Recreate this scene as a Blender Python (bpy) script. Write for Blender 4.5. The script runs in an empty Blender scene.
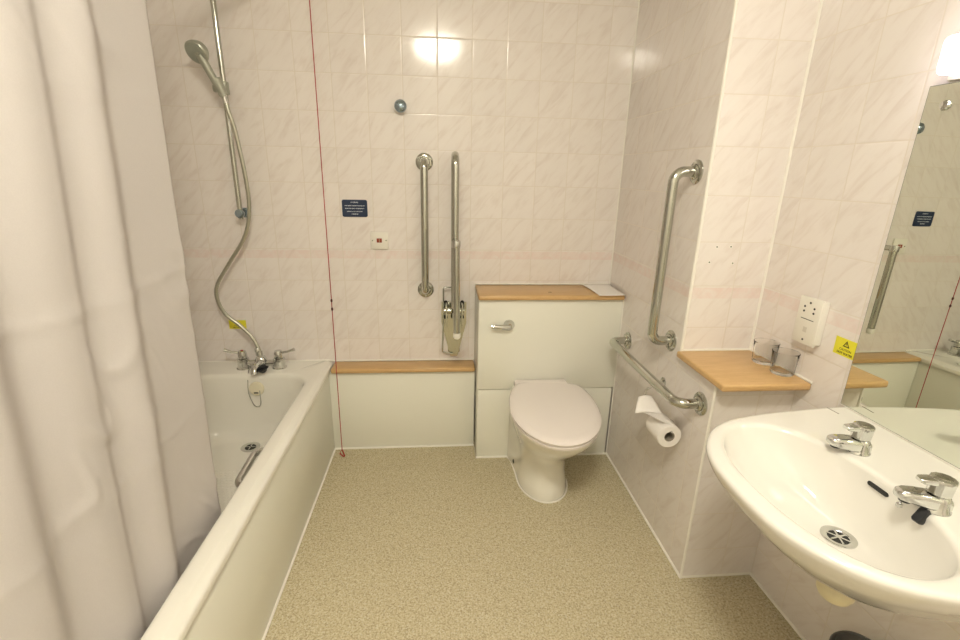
import bpy, bmesh, math, random
from mathutils import Vector, Matrix, noise
random.seed(7)
scene = bpy.context.scene
COL = scene.collection
PI = math.pi

# ------------------------------------------------------------------ key dimensions (metres; x right, y away, z up)
XA, XB = 0.808, 1.074          # recess side wall, basin wall
Y1, Y2 = -0.756, -0.986        # upper return, front of low boxing
XL, YF, ZC = -1.295, -2.95, 2.42
TW, TH, TX0, TZ0 = 0.15, 0.1496, -0.0547, 1.9198
ANG = 0.028                   # the basin wall runs very slightly out of square
BT = Vector((math.sin(ANG), -math.cos(ANG), 0)); BN = Vector((-math.cos(ANG), -math.sin(ANG), 0))
def WB(y, z, o=0.0):
    """point on the basin wall at depth y, height z, standing off o"""
    s = (Y2 - y) / math.cos(ANG)
    return Vector((XB, Y2, 0)) + BT * s + BN * o + Vector((0, 0, z))

# ------------------------------------------------------------------ object helpers
def link(name, me, mat, parent=None):
    o = bpy.data.objects.new(name, me); COL.objects.link(o)
    if mat: me.materials.append(mat)
    if parent is not None: o.parent = parent; o.matrix_parent_inverse = parent.matrix_basis.inverted()
    return o
def obj(name, bm, mat, parent=None, smooth=True, ang=40):
    bmesh.ops.recalc_face_normals(bm, faces=bm.faces)
    me = bpy.data.meshes.new(name); bm.to_mesh(me); bm.free()
    if smooth:
        for p in me.polygons: p.use_smooth = True
        me.set_sharp_from_angle(angle=math.radians(ang))
    return link(name, me, mat, parent)
def tag(o, label, cat, group=None, kind=None):
    if label: o['label'] = label
    if cat: o['category'] = cat
    if group: o['group'] = group
    if kind: o['kind'] = kind
    return o
def thing(name, label, cat, loc=(0, 0, 0), group=None):
    o = bpy.data.objects.new(name, None); COL.objects.link(o); o.location = loc
    o.empty_display_size = .05
    return tag(o, label, cat, group)

# ------------------------------------------------------------------ bmesh helpers
def B(): return bmesh.new()
def frame(d):
    d = Vector(d).normalized()
    a = Vector((0, 0, 1)) if abs(d.z) < .9 else Vector((1, 0, 0))
    u = d.cross(a).normalized(); v = d.cross(u).normalized()
    return u, v
def loft(bm, rings, cap0=True, cap1=True, closed=True):
    V = [[bm.verts.new(p) for p in r] for r in rings]
    n = len(V[0])
    for a, b in zip(V, V[1:]):
        for i in range(n if closed else n - 1):
            j = (i + 1) % n
            try: bm.faces.new((a[i], a[j], b[j], b[i]))
            except ValueError: pass
    if cap0: bm.faces.new(V[0][::-1])
    if cap1: bm.faces.new(V[-1])
    return V
def box(bm, lo, hi, bev=0.0, M=None, seg=2):
    t = bmesh.new()
    x0, y0, z0 = lo; x1, y1, z1 = hi
    r = bmesh.ops.create_cube(t, size=1)
    for v in t.verts:
        v.co = Vector(((x0 + x1) / 2 + v.co.x * (x1 - x0), (y0 + y1) / 2 + v.co.y * (y1 - y0), (z0 + z1) / 2 + v.co.z * (z1 - z0)))
    if bev: bmesh.ops.bevel(t, geom=t.edges[:], offset=bev, segments=seg, affect='EDGES', profile=.5)
    if M is not None: bmesh.ops.transform(t, matrix=M, verts=t.verts)
    me = bpy.data.meshes.new('t'); t.to_mesh(me); t.free(); bm.from_mesh(me); bpy.data.meshes.remove(me)
def fillet(pts, r, n=8):
    """round the corners of a polyline"""
    P = [Vector(p) for p in pts]; out = [P[0]]
    for i in range(1, len(P) - 1):
        a = (P[i - 1] - P[i]); b = (P[i + 1] - P[i]); la, lb = a.length, b.length
        a.normalize(); b.normalize(); th = a.angle(b)
        d = min(r / math.tan(th / 2), la * .49, lb * .49); rr = d * math.tan(th / 2)
        c = P[i] + (a + b).normalized() * (rr / math.sin(th / 2))
        p0, p1 = P[i] + a * d - c, P[i] + b * d - c
        tot = p0.angle(p1); ax = p0.cross(p1).normalized()
        for k in range(n + 1): out.append(c + Matrix.Rotation(tot * k / n, 3, ax) @ p0)
    out.append(P[-1]); return out
def smooth_path(pts, n=8):
    P = [Vector(p) for p in pts]; P = [2 * P[0] - P[1]] + P + [2 * P[-1] - P[-2]]; out = []
    for i in range(1, len(P) - 2):
        for k in range(n):
            t = k / n; a, b, c, d = P[i - 1:i + 3]
            out.append(.5 * ((2 * b) + (c - a) * t + (2 * a - 5 * b + 4 * c - d) * t * t + (3 * b - a - 3 * c + d) * t ** 3))
    out.append(P[-2]); return out
def tube(bm, pts, r, n=16, cap=True):
    P = [Vector(p) for p in pts]
    R = r if hasattr(r, '__len__') else [r] * len(P)
    T = [(P[min(i + 1, len(P) - 1)] - P[max(i - 1, 0)]).normalized() for i in range(len(P))]
    u, v = frame(T[0]); rings = []
    for i, p in enumerate(P):
        if i:
            q = T[i - 1].rotation_difference(T[i]); u = q @ u
            u = (u - T[i] * u.dot(T[i])).normalized()
        v = T[i].cross(u)
        rings.append([p + (u * math.cos(2 * PI * k / n) + v * math.sin(2 * PI * k / n)) * R[i] for k in range(n)])
    loft(bm, rings, cap, cap)
def lathe(bm, prof, c, axis=(0, 0, 1), n=32, cap0=True, cap1=True):
    """prof: (radius, height) pairs along axis from c"""
    a = Vector(axis).normalized(); u, v = frame(a); c = Vector(c)
    loft(bm, [[c + a * h + (u * math.cos(2 * PI * k / n) + v * math.sin(2 * PI * k / n)) * max(r, 1e-5) for k in range(n)] for r, h in prof], cap0, cap1)
def rrect(x0, x1, y0, y1, r, z, n=8):
    out = []
    for cx, cy, a0 in ((x1 - r, y1 - r, 0), (x0 + r, y1 - r, PI / 2), (x0 + r, y0 + r, PI), (x1 - r, y0 + r, 3 * PI / 2)):
        for k in range(n + 1):
            a = a0 + PI / 2 * k / n; out.append(Vector((cx + r * math.cos(a), cy + r * math.sin(a), z)))
    return out
def text_obj(name, s, size, M, mat, parent, ext=.0003, bold=0.0):
    cu = bpy.data.curves.new('t', 'FONT'); cu.body = s; cu.size = size; cu.align_x = 'CENTER'; cu.align_y = 'CENTER'; cu.extrude = ext; cu.offset = bold
    t = bpy.data.objects.new('t', cu); COL.objects.link(t)
    dg = bpy.context.evaluated_depsgraph_get(); me = bpy.data.meshes.new_from_object(t.evaluated_get(dg))
    bpy.data.objects.remove(t); bpy.data.curves.remove(cu)
    me.transform(M); me.materials.clear()
    return link(name, me, mat, parent)
def basis(o, ex, ey, ez):
    m = Matrix.Identity(4)
    for i, e in enumerate((ex, ey, ez)):
        e = Vector(e)
        for k in range(3): m[k][i] = e[k]
    for k in range(3): m[k][3] = Vector(o)[k]
    return m

# ------------------------------------------------------------------ materials
def new_mat(name):
    m = bpy.data.materials.new(name); m.use_nodes = True
    nt = m.node_tree; b = nt.nodes['Principled BSDF']; return m, nt, b
def N(nt, t, **kw):
    n = nt.nodes.new(t)
    for k, v in kw.items():
        if hasattr(n, k): setattr(n, k, v)
        else: n.inputs[k].default_value = v
    return n
def math_n(nt, op, a, b=None, c=None):
    n = nt.nodes.new('ShaderNodeMath'); n.operation = op
    for i, v in enumerate((a, b, c)):
        if v is None: continue
        if isinstance(v, (int, float)): n.inputs[i].default_value = v
        else: nt.links.new(v, n.inputs[i])
    return n.outputs[0]
def mix(nt, f, a, b, mode='MIX'):
    n = nt.nodes.new('ShaderNodeMix'); n.data_type = 'RGBA'; n.blend_type = mode
    for s, v in ((0, f), (6, a), (7, b)):
        if isinstance(v, (int, float)): n.inputs[s].default_value = v
        elif isinstance(v, tuple): n.inputs[s].default_value = (*v, 1)[:4]
        else: nt.links.new(v, n.inputs[s])
    return n.outputs[2]
def ramp(nt, fac, stops):
    n = nt.nodes.new('ShaderNodeValToRGB'); cr = n.color_ramp
    while len(cr.elements) < len(stops): cr.elements.new(.5)
    for e, (p, c) in zip(cr.elements, stops): e.position = p; e.color = (*c, 1) if len(c) == 3 else c
    nt.links.new(fac, n.inputs[0]); return n.outputs[0]
def plain(name, col, rough=.4, metal=0.0, spec=.5, coat=0.0, bump=0.0, bscale=40, var=.03):
    m, nt, b = new_mat(name)
    tc = N(nt, 'ShaderNodeTexCoord'); nz = N(nt, 'ShaderNodeTexNoise', Scale=bscale, Detail=3.0)
    nt.links.new(tc.outputs['Object'], nz.inputs['Vector'])
    c2 = tuple(max(0, c * (1 - var * 2)) for c in col)
    nt.links.new(mix(nt, nz.outputs[0], c2, tuple(min(1, c * (1 + var * .6)) for c in col)), b.inputs['Base Color'])
    b.inputs['Roughness'].default_value = rough; b.inputs['Metallic'].default_value = metal
    b.inputs['Specular IOR Level'].default_value = spec; b.inputs['Coat Weight'].default_value = coat
    if bump:
        bp = N(nt, 'ShaderNodeBump', Strength=bump, Distance=.002); nt.links.new(nz.outputs[0], bp.inputs['Height']); nt.links.new(bp.outputs[0], b.inputs['Normal'])
    return m

def tile_mat():
    """glossy pinkish marble-effect 150 mm tiles; UVs are metres, v = world height"""
    m, nt, b = new_mat('marbled_wall_tile'); L = nt.links.new
    uv = N(nt, 'ShaderNodeUVMap'); sx = N(nt, 'ShaderNodeSeparateXYZ'); L(uv.outputs[0], sx.inputs[0])
    u = math_n(nt, 'DIVIDE', sx.outputs[0], TW); v = math_n(nt, 'DIVIDE', math_n(nt, 'SUBTRACT', sx.outputs[1], TZ0), TH)
    fu, fv = math_n(nt, 'FRACT', u), math_n(nt, 'FRACT', v)
    eu = math_n(nt, 'MINIMUM', fu, math_n(nt, 'SUBTRACT', 1.0, fu)); ev = math_n(nt, 'MINIMUM', fv, math_n(nt, 'SUBTRACT', 1.0, fv))
    e = math_n(nt, 'MINIMUM', eu, ev)
    grout = N(nt, 'ShaderNodeMapRange', interpolation_type='SMOOTHSTEP'); L(e, grout.inputs[0])
    grout.inputs[1].default_value = .005; grout.inputs[2].default_value = .014
    pil = N(nt, 'ShaderNodeMapRange', interpolation_type='SMOOTHSTEP'); L(e, pil.inputs[0]); pil.inputs[1].default_value = .0; pil.inputs[2].default_value = .03
    # per tile offset for the marbling
    cell = N(nt, 'ShaderNodeCombineXYZ'); L(math_n(nt, 'FLOOR', u), cell.inputs[0]); L(math_n(nt, 'FLOOR', v), cell.inputs[1])
    wn = N(nt, 'ShaderNodeTexWhiteNoise', noise_dimensions='2D'); L(cell.outputs[0], wn.inputs['Vector'])
    off = N(nt, 'ShaderNodeVectorMath', operation='SCALE'); off.inputs['Scale'].default_value = 3.0; L(wn.outputs['Color'], off.inputs[0])
    ad = N(nt, 'ShaderNodeVectorMath', operation='ADD'); L(uv.outputs[0], ad.inputs[0]); L(off.outputs[0], ad.inputs[1])
    mp = N(nt, 'ShaderNodeMapping'); mp.inputs['Rotation'].default_value = (0, 0, math.radians(-52)); mp.inputs['Scale'].default_value = (9, 38, 1)
    # rotate first, then stretch along the diagonal
    rot = N(nt, 'ShaderNodeVectorRotate', rotation_type='Z_AXIS'); rot.inputs['Angle'].default_value = math.radians(-50); L(ad.outputs[0], rot.inputs['Vector'])
    mp.inputs['Rotation'].default_value = (0, 0, 0); L(rot.outputs[0], mp.inputs['Vector'])
    vein = N(nt, 'ShaderNodeTexNoise', Scale=1.0, Detail=3.0, Roughness=.55, Distortion=.6); L(mp.outputs[0], vein.inputs['Vector'])
    big = N(nt, 'ShaderNodeTexNoise', Scale=14.0, Detail=2.0); L(ad.outputs[0], big.inputs['Vector'])
    base = ramp(nt, vein.outputs[0], [(.30, (.755, .682, .635)), (.43, (.805, .742, .70)), (.52, (.83, .772, .733)), (.75, (.84, .787, .748))])
    base = mix(nt, math_n(nt, 'MULTIPLY', big.outputs[0], .25), base, (.87, .83, .79))
    # pink border band printed on one course
    z = sx.outputs[1]
    bm_ = math_n(nt, 'MULTIPLY', math_n(nt, 'GREATER_THAN', z, .978), math_n(nt, 'LESS_THAN', z, 1.016))
    bn = N(nt, 'ShaderNodeTexNoise', Scale=26.0, Detail=4.0, Distortion=1.0); L(uv.outputs[0], bn.inputs['Vector'])
    bf = N(nt, 'ShaderNodeMapRange'); L(bn.outputs[0], bf.inputs[0]); bf.inputs[1].default_value = .3; bf.inputs[2].default_value = .75; bf.inputs[3].default_value = .08; bf.inputs[4].default_value = .55
    base = mix(nt, math_n(nt, 'MULTIPLY', bm_, bf.outputs[0]), base, (.80, .60, .555))
    tv = N(nt, 'ShaderNodeMapRange'); L(wn.outputs['Value'], tv.inputs[0]); tv.inputs[3].default_value = .97; tv.inputs[4].default_value = 1.0
    cmb = N(nt, 'ShaderNodeCombineColor')
    for i in range(3): L(tv.outputs[0], cmb.inputs[i])
    base = mix(nt, 1.0, base, cmb.outputs[0], 'MULTIPLY')
    col = mix(nt, grout.outputs[0], (.72, .655, .58), base)
    L(col, b.inputs['Base Color'])
    L(ramp(nt, grout.outputs[0], [(0, (.7, .7, .7)), (1, (.11, .11, .11))]), b.inputs['Roughness'])
    h = math_n(nt, 'ADD', math_n(nt, 'MULTIPLY', pil.outputs[0], 1.0), math_n(nt, 'MULTIPLY', vein.outputs[0], .10))
    tilt = math_n(nt, 'MULTIPLY', math_n(nt, 'SUBTRACT', wn.outputs['Value'], .5), math_n(nt, 'MULTIPLY', fv, .0))
    bp = N(nt, 'ShaderNodeBump', Strength=.4, Distance=.0012); L(math_n(nt, 'ADD', h, tilt), bp.inputs['Height']); L(bp.outputs[0], b.inputs['Normal'])
    return m
def floor_mat():
    m, nt, b = new_mat('speckled_beige_floor'); L = nt.links.new
    tc = N(nt, 'ShaderNodeTexCoord')
    n1 = N(nt, 'ShaderNodeTexNoise', Scale=170.0, Detail=3.0, Roughness=.6); L(tc.outputs['Object'], n1.inputs['Vector'])
    n2 = N(nt, 'ShaderNodeTexVoronoi', Scale=230.0); L(tc.outputs['Object'], n2.inputs['Vector'])
    n3 = N(nt, 'ShaderNodeTexNoise', Scale=3.0, Detail=3.0); L(tc.outputs['Object'], n3.inputs['Vector'])
    c = ramp(nt, n1.outputs[0], [(.30, (.335, .275, .17)), (.44, (.515, .445, .288)), (.56, (.595, .53, .36)), (.70, (.72, .66, .50))])
    sp = N(nt, 'ShaderNodeSeparateColor'); L(n2.outputs['Color'], sp.inputs[0])
    c = mix(nt, math_n(nt, 'MULTIPLY', math_n(nt, 'GREATER_THAN', sp.outputs[0], .86), .65), c, (.34, .275, .172))
    c = mix(nt, math_n(nt, 'MULTIPLY', math_n(nt, 'GREATER_THAN', sp.outputs[1], .88), .6), c, (.70, .665, .53))
    c = mix(nt, math_n(nt, 'MULTIPLY', n3.outputs[0], .16), c, (.49, .42, .27))
    L(c, b.inputs['Base Color']); b.inputs['Roughness'].default_value = .62; b.inputs['Specular IOR Level'].default_value = .25
    bp = N(nt, 'ShaderNodeBump', Strength=.35, Distance=.002); L(n1.outputs[0], bp.inputs['Height']); L(bp.outputs[0], b.inputs['Normal'])
    return m
def wood_mat():
    m, nt, b = new_mat('beech_laminate'); L = nt.links.new
    tc = N(nt, 'ShaderNodeTexCoord'); mp = N(nt, 'ShaderNodeMapping'); mp.inputs['Scale'].default_value = (5, 46, 46); L(tc.outputs['Object'], mp.inputs['Vector'])
    n1 = N(nt, 'ShaderNodeTexNoise', Scale=2.2, Detail=5.0, Roughness=.6, Distortion=.4); L(mp.outputs[0], n1.inputs['Vector'])
    mp2 = N(nt, 'ShaderNodeMapping'); mp2.inputs['Scale'].default_value = (60, 500, 500); L(tc.outputs['Object'], mp2.inputs['Vector'])
    n2 = N(nt, 'ShaderNodeTexNoise', Scale=1.0, Detail=1.0); L(mp2.outputs[0], n2.inputs['Vector'])
    c = ramp(nt, n1.outputs[0], [(.25, (.53, .325, .135)), (.5, (.605, .385, .17)), (.75, (.65, .43, .20))])
    c = mix(nt, math_n(nt, 'MULTIPLY', math_n(nt, 'GREATER_THAN', n2.outputs[0], .64), .35), c, (.49, .29, .115))
    L(c, b.inputs['Base Color']); b.inputs['Roughness'].default_value = .33
    return m
def curtain_mat():
    m, nt, b = new_mat('white_curtain_cloth'); L = nt.links.new
    tc = N(nt, 'ShaderNodeTexCoord')
    w = N(nt, 'ShaderNodeTexNoise', Scale=420.0, Detail=1.0); L(tc.outputs['Object'], w.inputs['Vector'])
    L(mix(nt, w.outputs[0], (.65, .615, .60), (.71, .675, .66)), b.inputs['Base Color'])
    b.inputs['Roughness'].default_value = .65; b.inputs['Specular IOR Level'].default_value = .3
    n2 = N(nt, 'ShaderNodeTexNoise', Scale=9.0, Detail=3.0, Roughness=.55); L(tc.outputs['Object'], n2.inputs['Vector'])
    bp = N(nt, 'ShaderNodeBump', Strength=.25, Distance=.01); L(n2.outputs[0], bp.inputs['Height']); L(bp.outputs[0], b.inputs['Normal'])
    tr = N(nt, 'ShaderNodeBsdfTranslucent'); tr.inputs[0].default_value = (.86, .80, .74, 1)
    mx = N(nt, 'ShaderNodeMixShader'); mx.inputs[0].default_value = .22
    L(b.outputs[0], mx.inputs[1]); L(tr.outputs[0], mx.inputs[2]); L(mx.outputs[0], nt.nodes['Material Output'].inputs[0])
    return m
def emit(name, col, s):
    m, nt, b = new_mat(name); b.inputs['Base Color'].default_value = (.9, .88, .84, 1)
    b.inputs['Emission Color'].default_value = (*col, 1); b.inputs['Emission Strength'].default_value = s; return m
def glass_mat():
    m, nt, b = new_mat('clear_glass'); b.inputs['Base Color'].default_value = (.985, .99, .98, 1)
    b.inputs['Transmission Weight'].default_value = 1; b.inputs['Roughness'].default_value = .0; b.inputs['IOR'].default_value = 1.13
    return m

TILE = tile_mat(); FLOOR = floor_mat(); WOOD = wood_mat(); CURT = curtain_mat(); GLASS = glass_mat()
PANEL = plain('cream_laminate_panel', (.83, .82, .73), .28, var=.012, bscale=3)
BATHW = plain('white_bath_enamel', (.84, .815, .74), .12, coat=.3, var=.006, bscale=4)
CERAM = plain('white_vitreous_china', (.87, .845, .77), .07, coat=.4, var=.005, bscale=4)
BASINW = plain('white_basin_china', (.79, .765, .71), .06, coat=.4, var=.005, bscale=4)
SEATW = plain('white_seat_plastic', (.84, .775, .74), .22, var=.006, bscale=4)
PLAST = plain('white_moulded_plastic', (.83, .80, .72), .3, var=.01)
CREAM = plain('cream_waste_plastic', (.76, .68, .45), .35, var=.03)
BEAD = plain('white_sealant', (.88, .85, .78), .45, var=.02, bscale=30)
CHROME = plain('polished_chrome', (.66, .67, .65), .07, metal=1.0, var=.01)
STEEL = plain('polished_stainless_steel', (.53, .535, .48), .14, metal=1.0, var=.02, bscale=60)
DULL = plain('dull_chrome_plastic', (.44, .45, .38), .32, metal=.5, var=.05)
HOSE = plain('ribbed_metal_hose', (.50, .50, .42), .28, metal=.9, var=.05)
BLACK = plain('black_rubber', (.015, .017, .02), .5, var=.2)
DARK = plain('dark_recess', (.02, .02, .018), .7, var=.1)
GREY = plain('dark_grey_bin_plastic', (.06, .06, .058), .35, var=.1)
NAVY = plain('navy_plastic', (.012, .028, .075), .3, var=.05)
YELLOW = plain('yellow_vinyl', (.82, .76, .045), .4, var=.03)
INK = plain('black_ink', (.05, .045, .01), .6, var=.05)
WHITEINK = plain('white_ink', (.62, .68, .74), .6, var=.05)
RED = plain('red_cord', (.42, .03, .035), .5, var=.06)
REDNEON = plain('red_indicator', (.28, .035, .01), .3, var=.05)
PAPER = plain('white_tissue_paper', (.88, .84, .80), .85, bump=.3, bscale=120, var=.02)
CARD = plain('grey_cardboard_tube', (.30, .26, .20), .9, var=.08)
PAINT = plain('cream_painted_plaster', (.86, .83, .75), .6, bump=.1, bscale=200, var=.02)
BLUECAP = plain('blue_tinted_chrome', (.38, .48, .56), .12, metal=1.0, var=.04)
MIRROR = plain('mirror_silver', (.80, .83, .74), .004, metal=1.0, var=.0)
MEDGE = plain('mirror_glass_edge', (.20, .22, .17), .2, var=.05)
LAMPW = emit('warm_lamp_diffuser', (1.0, .945, .80), 66.0)
LAMPC = emit('strip_light_diffuser', (1.0, .92, 1.0), 3.9)

# ------------------------------------------------------------------ room shell
def quad(bm, pts, uvs):
    lay = bm.loops.layers.uv.verify()
    f = bm.faces.new([bm.verts.new(p) for p in pts])
    for l, uvv in zip(f.loops, uvs): l[lay].uv = uvv
def tiled(name, faces, mat=TILE):
    """faces: (p0, p1, zlo, zhi, u0) vertical tiled rectangles from plan point p0 to p1"""
    bm = B()
    for (x0, y0), (x1, y1), zl, zh, u0 in faces:
        d = math.hypot(x1 - x0, y1 - y0)
        quad(bm, [(x0, y0, zl), (x1, y1, zl), (x1, y1, zh), (x0, y0, zh)], [(u0, zl), (u0 + d, zl), (u0 + d, zh), (u0, zh)])
    me = bpy.data.meshes.new(name); bm.to_mesh(me); bm.free()
    o = link(name, me, mat); o['kind'] = 'structure'; return o
pB = lambda y: tuple(WB(y, 0).xy)
bm = B(); box(bm, (XL - .1, YF - .1, -.1), (1.25, .1, 0)); o = obj('floor', bm, FLOOR, smooth=False); o['kind'] = 'structure'
bm = B(); box(bm, (XL - .1, YF - .1, ZC), (1.25, .1, ZC + .1)); o = obj('ceiling', bm, PAINT, smooth=False); o['kind'] = 'structure'
tiled('wall_back', [((XL, 0), (XA, 0), 0, ZC, XL - TX0)])
tiled('wall_left', [((XL, YF), (XL, 0), 0, ZC, .04)])
zs = .763                                   # top of the low boxing under the shelf
wr = tiled('wall_recess', [((XA, 0), (XA, Y1), 0, ZC, .0), ((XA, Y1), pB(Y1), zs, ZC, .0)])
tiled('wall_boxing', [((XA, Y1), (XA, Y2), 0, zs, -Y1), ((XA, Y2), (XB, Y2), 0, zs, .0)])
tiled('wall_right', [(pB(Y1), pB(YF), 0, ZC, .068)])
bm = B(); quad(bm, [(1.20, YF, 0), (XL, YF, 0), (XL, YF, ZC), (1.20, YF, ZC)], [(0, 0)] * 4)
me = bpy.data.meshes.new('wall_front'); bm.to_mesh(me); bm.free(); o = link('wall_front', me, PAINT); o['kind'] = 'structure'
# plugged screw holes in the return
for x, z in ((.875, 1.156), (.924, 1.157), (.857, 1.104), (.940, 1.101)):
    bm = B(); lathe(bm, [(.0048, 0), (.0048, .0006), (.0012, .0006)], (x, Y1, z), (0, -1, 0), 14); h = obj('hole_filler', bm, PAINT, wr)
    bm = B(); lathe(bm, [(.0026, 0), (.0026, .0009)], (x, Y1, z), (0, -1, 0), 12); obj('screw_hole', bm, DARK, h)
# white corner trims and sealant beads
tn = [0]
def trim(pts, r):
    tn[0] += 1; bm = B(); tube(bm, pts, r, 8); o = obj('trim_%d' % tn[0], bm, BEAD); o['kind'] = 'structure'
trim([(XA - .001, -.001, .85), (XA - .001, -.001, ZC)], .004)
trim([(XA, Y1, zs + .02), (XA, Y1, ZC)], .0055)
p = WB(Y1, 0); trim([(p.x - .001, Y1 - .001, zs + .02), (p.x - .001, Y1 - .001, ZC)], .0055)
trim([(XA, Y2, 0), (XA, Y2, zs)], .0045)
trim([(XA, -.2, .003), (XA, Y2, .003), (XB, Y2, .003), tuple(WB(-1.6, .003)), tuple(WB(-2.4, .003))], .0065)
trim([(XA, -.2, 0), (XA, -.2, .835)], .004)
trim([(-.593, -.09, .002), (-.593, -1.72, .002)], .0055)
trim([(-.593, -.088, .002), (.125, -.088, .002), (.128, -.203, .002), (XA - .003, -.203, .002)], .0055)
trim([(-.585, -.002, .457), (.125, -.002, .457), (.125, -.002, .856), (XA - .01, -.002, .856)], .0045)
trim([(XL, -.002, .459), (-.585, -.002, .459)], .006)
trim([(XA + .004, Y1 - .003, .789), (p.x - .004, Y1 - .003, .789), tuple(WB(-1.042, .789, .003))], .004)

# ------------------------------------------------------------------ bath
bath = thing('bathtub', 'white bath with cream side panel along the tiled wall', 'bathtub', (-.94, -.85, 0))
bm = B()
x0, x1, y0, y1 = XL + .002, -.587, -1.715, -.002
ix0, ix1, iy0, iy1 = -1.215, -.662, -1.60, -.165
rings = [rrect(x0, x1, y0, y1, .012, .431), rrect(x0, x1, y0, y1, .012, .444), rrect(x0, x1 - .002, y0, y1, .012, .449),
         rrect(x0, x1 - .008, y0, y1, .012, .4525), rrect(x0, x1 - .022, y0, y1, .012, .4535), rrect(x0, x1 - .0245, y0, y1, .012, .4585), rrect(x0, x1 - .030, y0, y1, .012, .460)]
def inner(l, r, f, b, z, rad): return rrect(ix0 + l, ix1 - r, iy0 + f, iy1 - b, rad, z)
rings += [inner(-.014, -.014, -.014, -.014, .460, .12), inner(-.006, -.006, -.006, -.006, .458, .12), inner(0, 0, 0, 0, .451, .12), inner(.004, .004, .006, .003, .436, .12), inner(.02, .02, .06, .012, .33, .12),
          inner(.036, .036, .12, .02, .235, .12), inner(.046, .046, .16, .03, .19, .12), inner(.062, .062, .19, .045, .162, .115), inner(.085, .085, .22, .066, .151, .10), inner(.11, .11, .25, .085, .149, .09)]
loft(bm, rings, False, True); obj('tub_shell', bm, BATHW, bath, ang=60)
bm = B(); box(bm, (-.612, -1.712, .004), (-.594, -.0855, .431), .002); obj('bath_panel', bm, PANEL, bath)
bm = B(); lathe(bm, [(.040, 0), (.041, .003), (.034, .005), (.026, .002), (.024, .0015)], (-.922, -.288, .149), (0, 0, 1)); dr = obj('bath_waste', bm, CHROME, bath)
bm = B(); lathe(bm, [(.024, 0), (.024, .0022)], (-.922, -.288, .149)); obj('waste_opening', bm, DARK, dr)
bm = B(); box(bm, (-.945, -.290, .1505), (-.899, -.286, .153)); box(bm, (-.924, -.310, .1505), (-.920, -.266, .153)); obj('waste_grid', bm, CHROME, dr)
bm = B()
for i in range(13):
    for j in range(26):
        x, y = -1.03 + i * .0175 + (j % 2) * .0088, -.47 - j * .0175
        lathe(bm, [(.0062, 0), (.0055, .0012), (.003, .0018)], (x, y, .149), (0, 0, 1), 6, False, True)
o = obj('antislip_bumps', bm, BATHW, bath); o['kind'] = 'stuff'
bm = B(); tube(bm, fillet([(-.664, -.712, .402), (-.711, -.728, .405), (-.702, -.912, .405), (-.662, -.930, .398)], .035), [.0125] * 20, 12)
gh = obj('grip_handle', bm, CHROME, bath)
for y in (-.715, -.935):
    bm = B(); lathe(bm, [(.018, 0), (.018, .004), (.012, .008)], (-.667, y, .403), (-1, 0, 0), 20); obj('grip_rosette', bm, CHROME, gh)
oc = Vector((-.906, -.172, .392))
bm = B(); lathe(bm, [(.033, 0), (.034, .006), (.031, .011), (.02, .013)], oc, (0, -1, .12)); ov = obj('overflow_cover', bm, CREAM, bath)
ov['label'] = 'cream round overflow cover'; ov.data.materials[0] = plain('ivory_plastic', (.80, .74, .56), .35)
bm = B(); box(bm, (oc.x - .012, oc.y - .0155, oc.z - .021), (oc.x + .010, oc.y - .0115, oc.z - .013), .002); obj('overflow_slot', bm, DARK, ov)

# ------------------------------------------------------------------ bath mixer tap
MX, MY, MZ = -.906, -.085, .4585
mx = thing('bath_mixer_tap', 'chrome two lever bath mixer tap on the end of the bath', 'tap', (MX, MY, MZ))
bm = B()
for s in (-1, 1):
    lathe(bm, [(.033, 0), (.033, .004), (.028, .008), (.026, .035), (.028, .04), (.026, .05), (.014, .053)], (MX + s * .083, MY, MZ))
tube(bm, [(MX - .083, MY, MZ + .026), (MX + .083, MY, MZ + .026)], .016, 16)
lathe(bm, [(.026, .008), (.028, .02), (.028, .045), (.020, .06), (.012, .066)], (MX, MY, MZ)); obj('mixer_body', bm, CHROME, mx)
bm = B(); tube(bm, smooth_path([(MX + .003, MY, MZ + .03), (MX + .003, MY - .05, MZ + .038), (MX + .003, MY - .095, MZ + .030), (MX + .003, MY - .105, MZ + .012)], 6), [.018] * 6 + [.0165] * 6 + [.0155] * 7, 16)
obj('spout', bm, CHROME, mx)
for s in (-1, 1):
    bm = B(); lathe(bm, [(.021, .053), (.020, .075), (.016, .088), (.009, .09)], (MX + s * .083, MY, MZ)); hb = obj('tap_head', bm, CHROME, mx)
    bm = B(); c = Vector((MX + s * .083, MY, MZ + .078))
    tube(bm, [c + Vector((s * .01, 0, 0)), c + Vector((s * .045, -.004, .006)), c + Vector((s * .078, -.006, .018))], [.006, .0055, .0085], 12); obj('lever', bm, CHROME, hb)
    if s < 0:
        bm = B(); lathe(bm, [(.007, .0), (.006, .002)], (MX + s * .083, MY, MZ + .0902)); obj('hot_dot', bm, RED, hb)
bm = B(); lathe(bm, [(.010, .0), (.010, .018), (.013, .02), (.013, .032), (.009, .04)], (MX - .012, MY + .004, MZ + .064)); obj('diverter_knob', bm, CHROME, mx)
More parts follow.
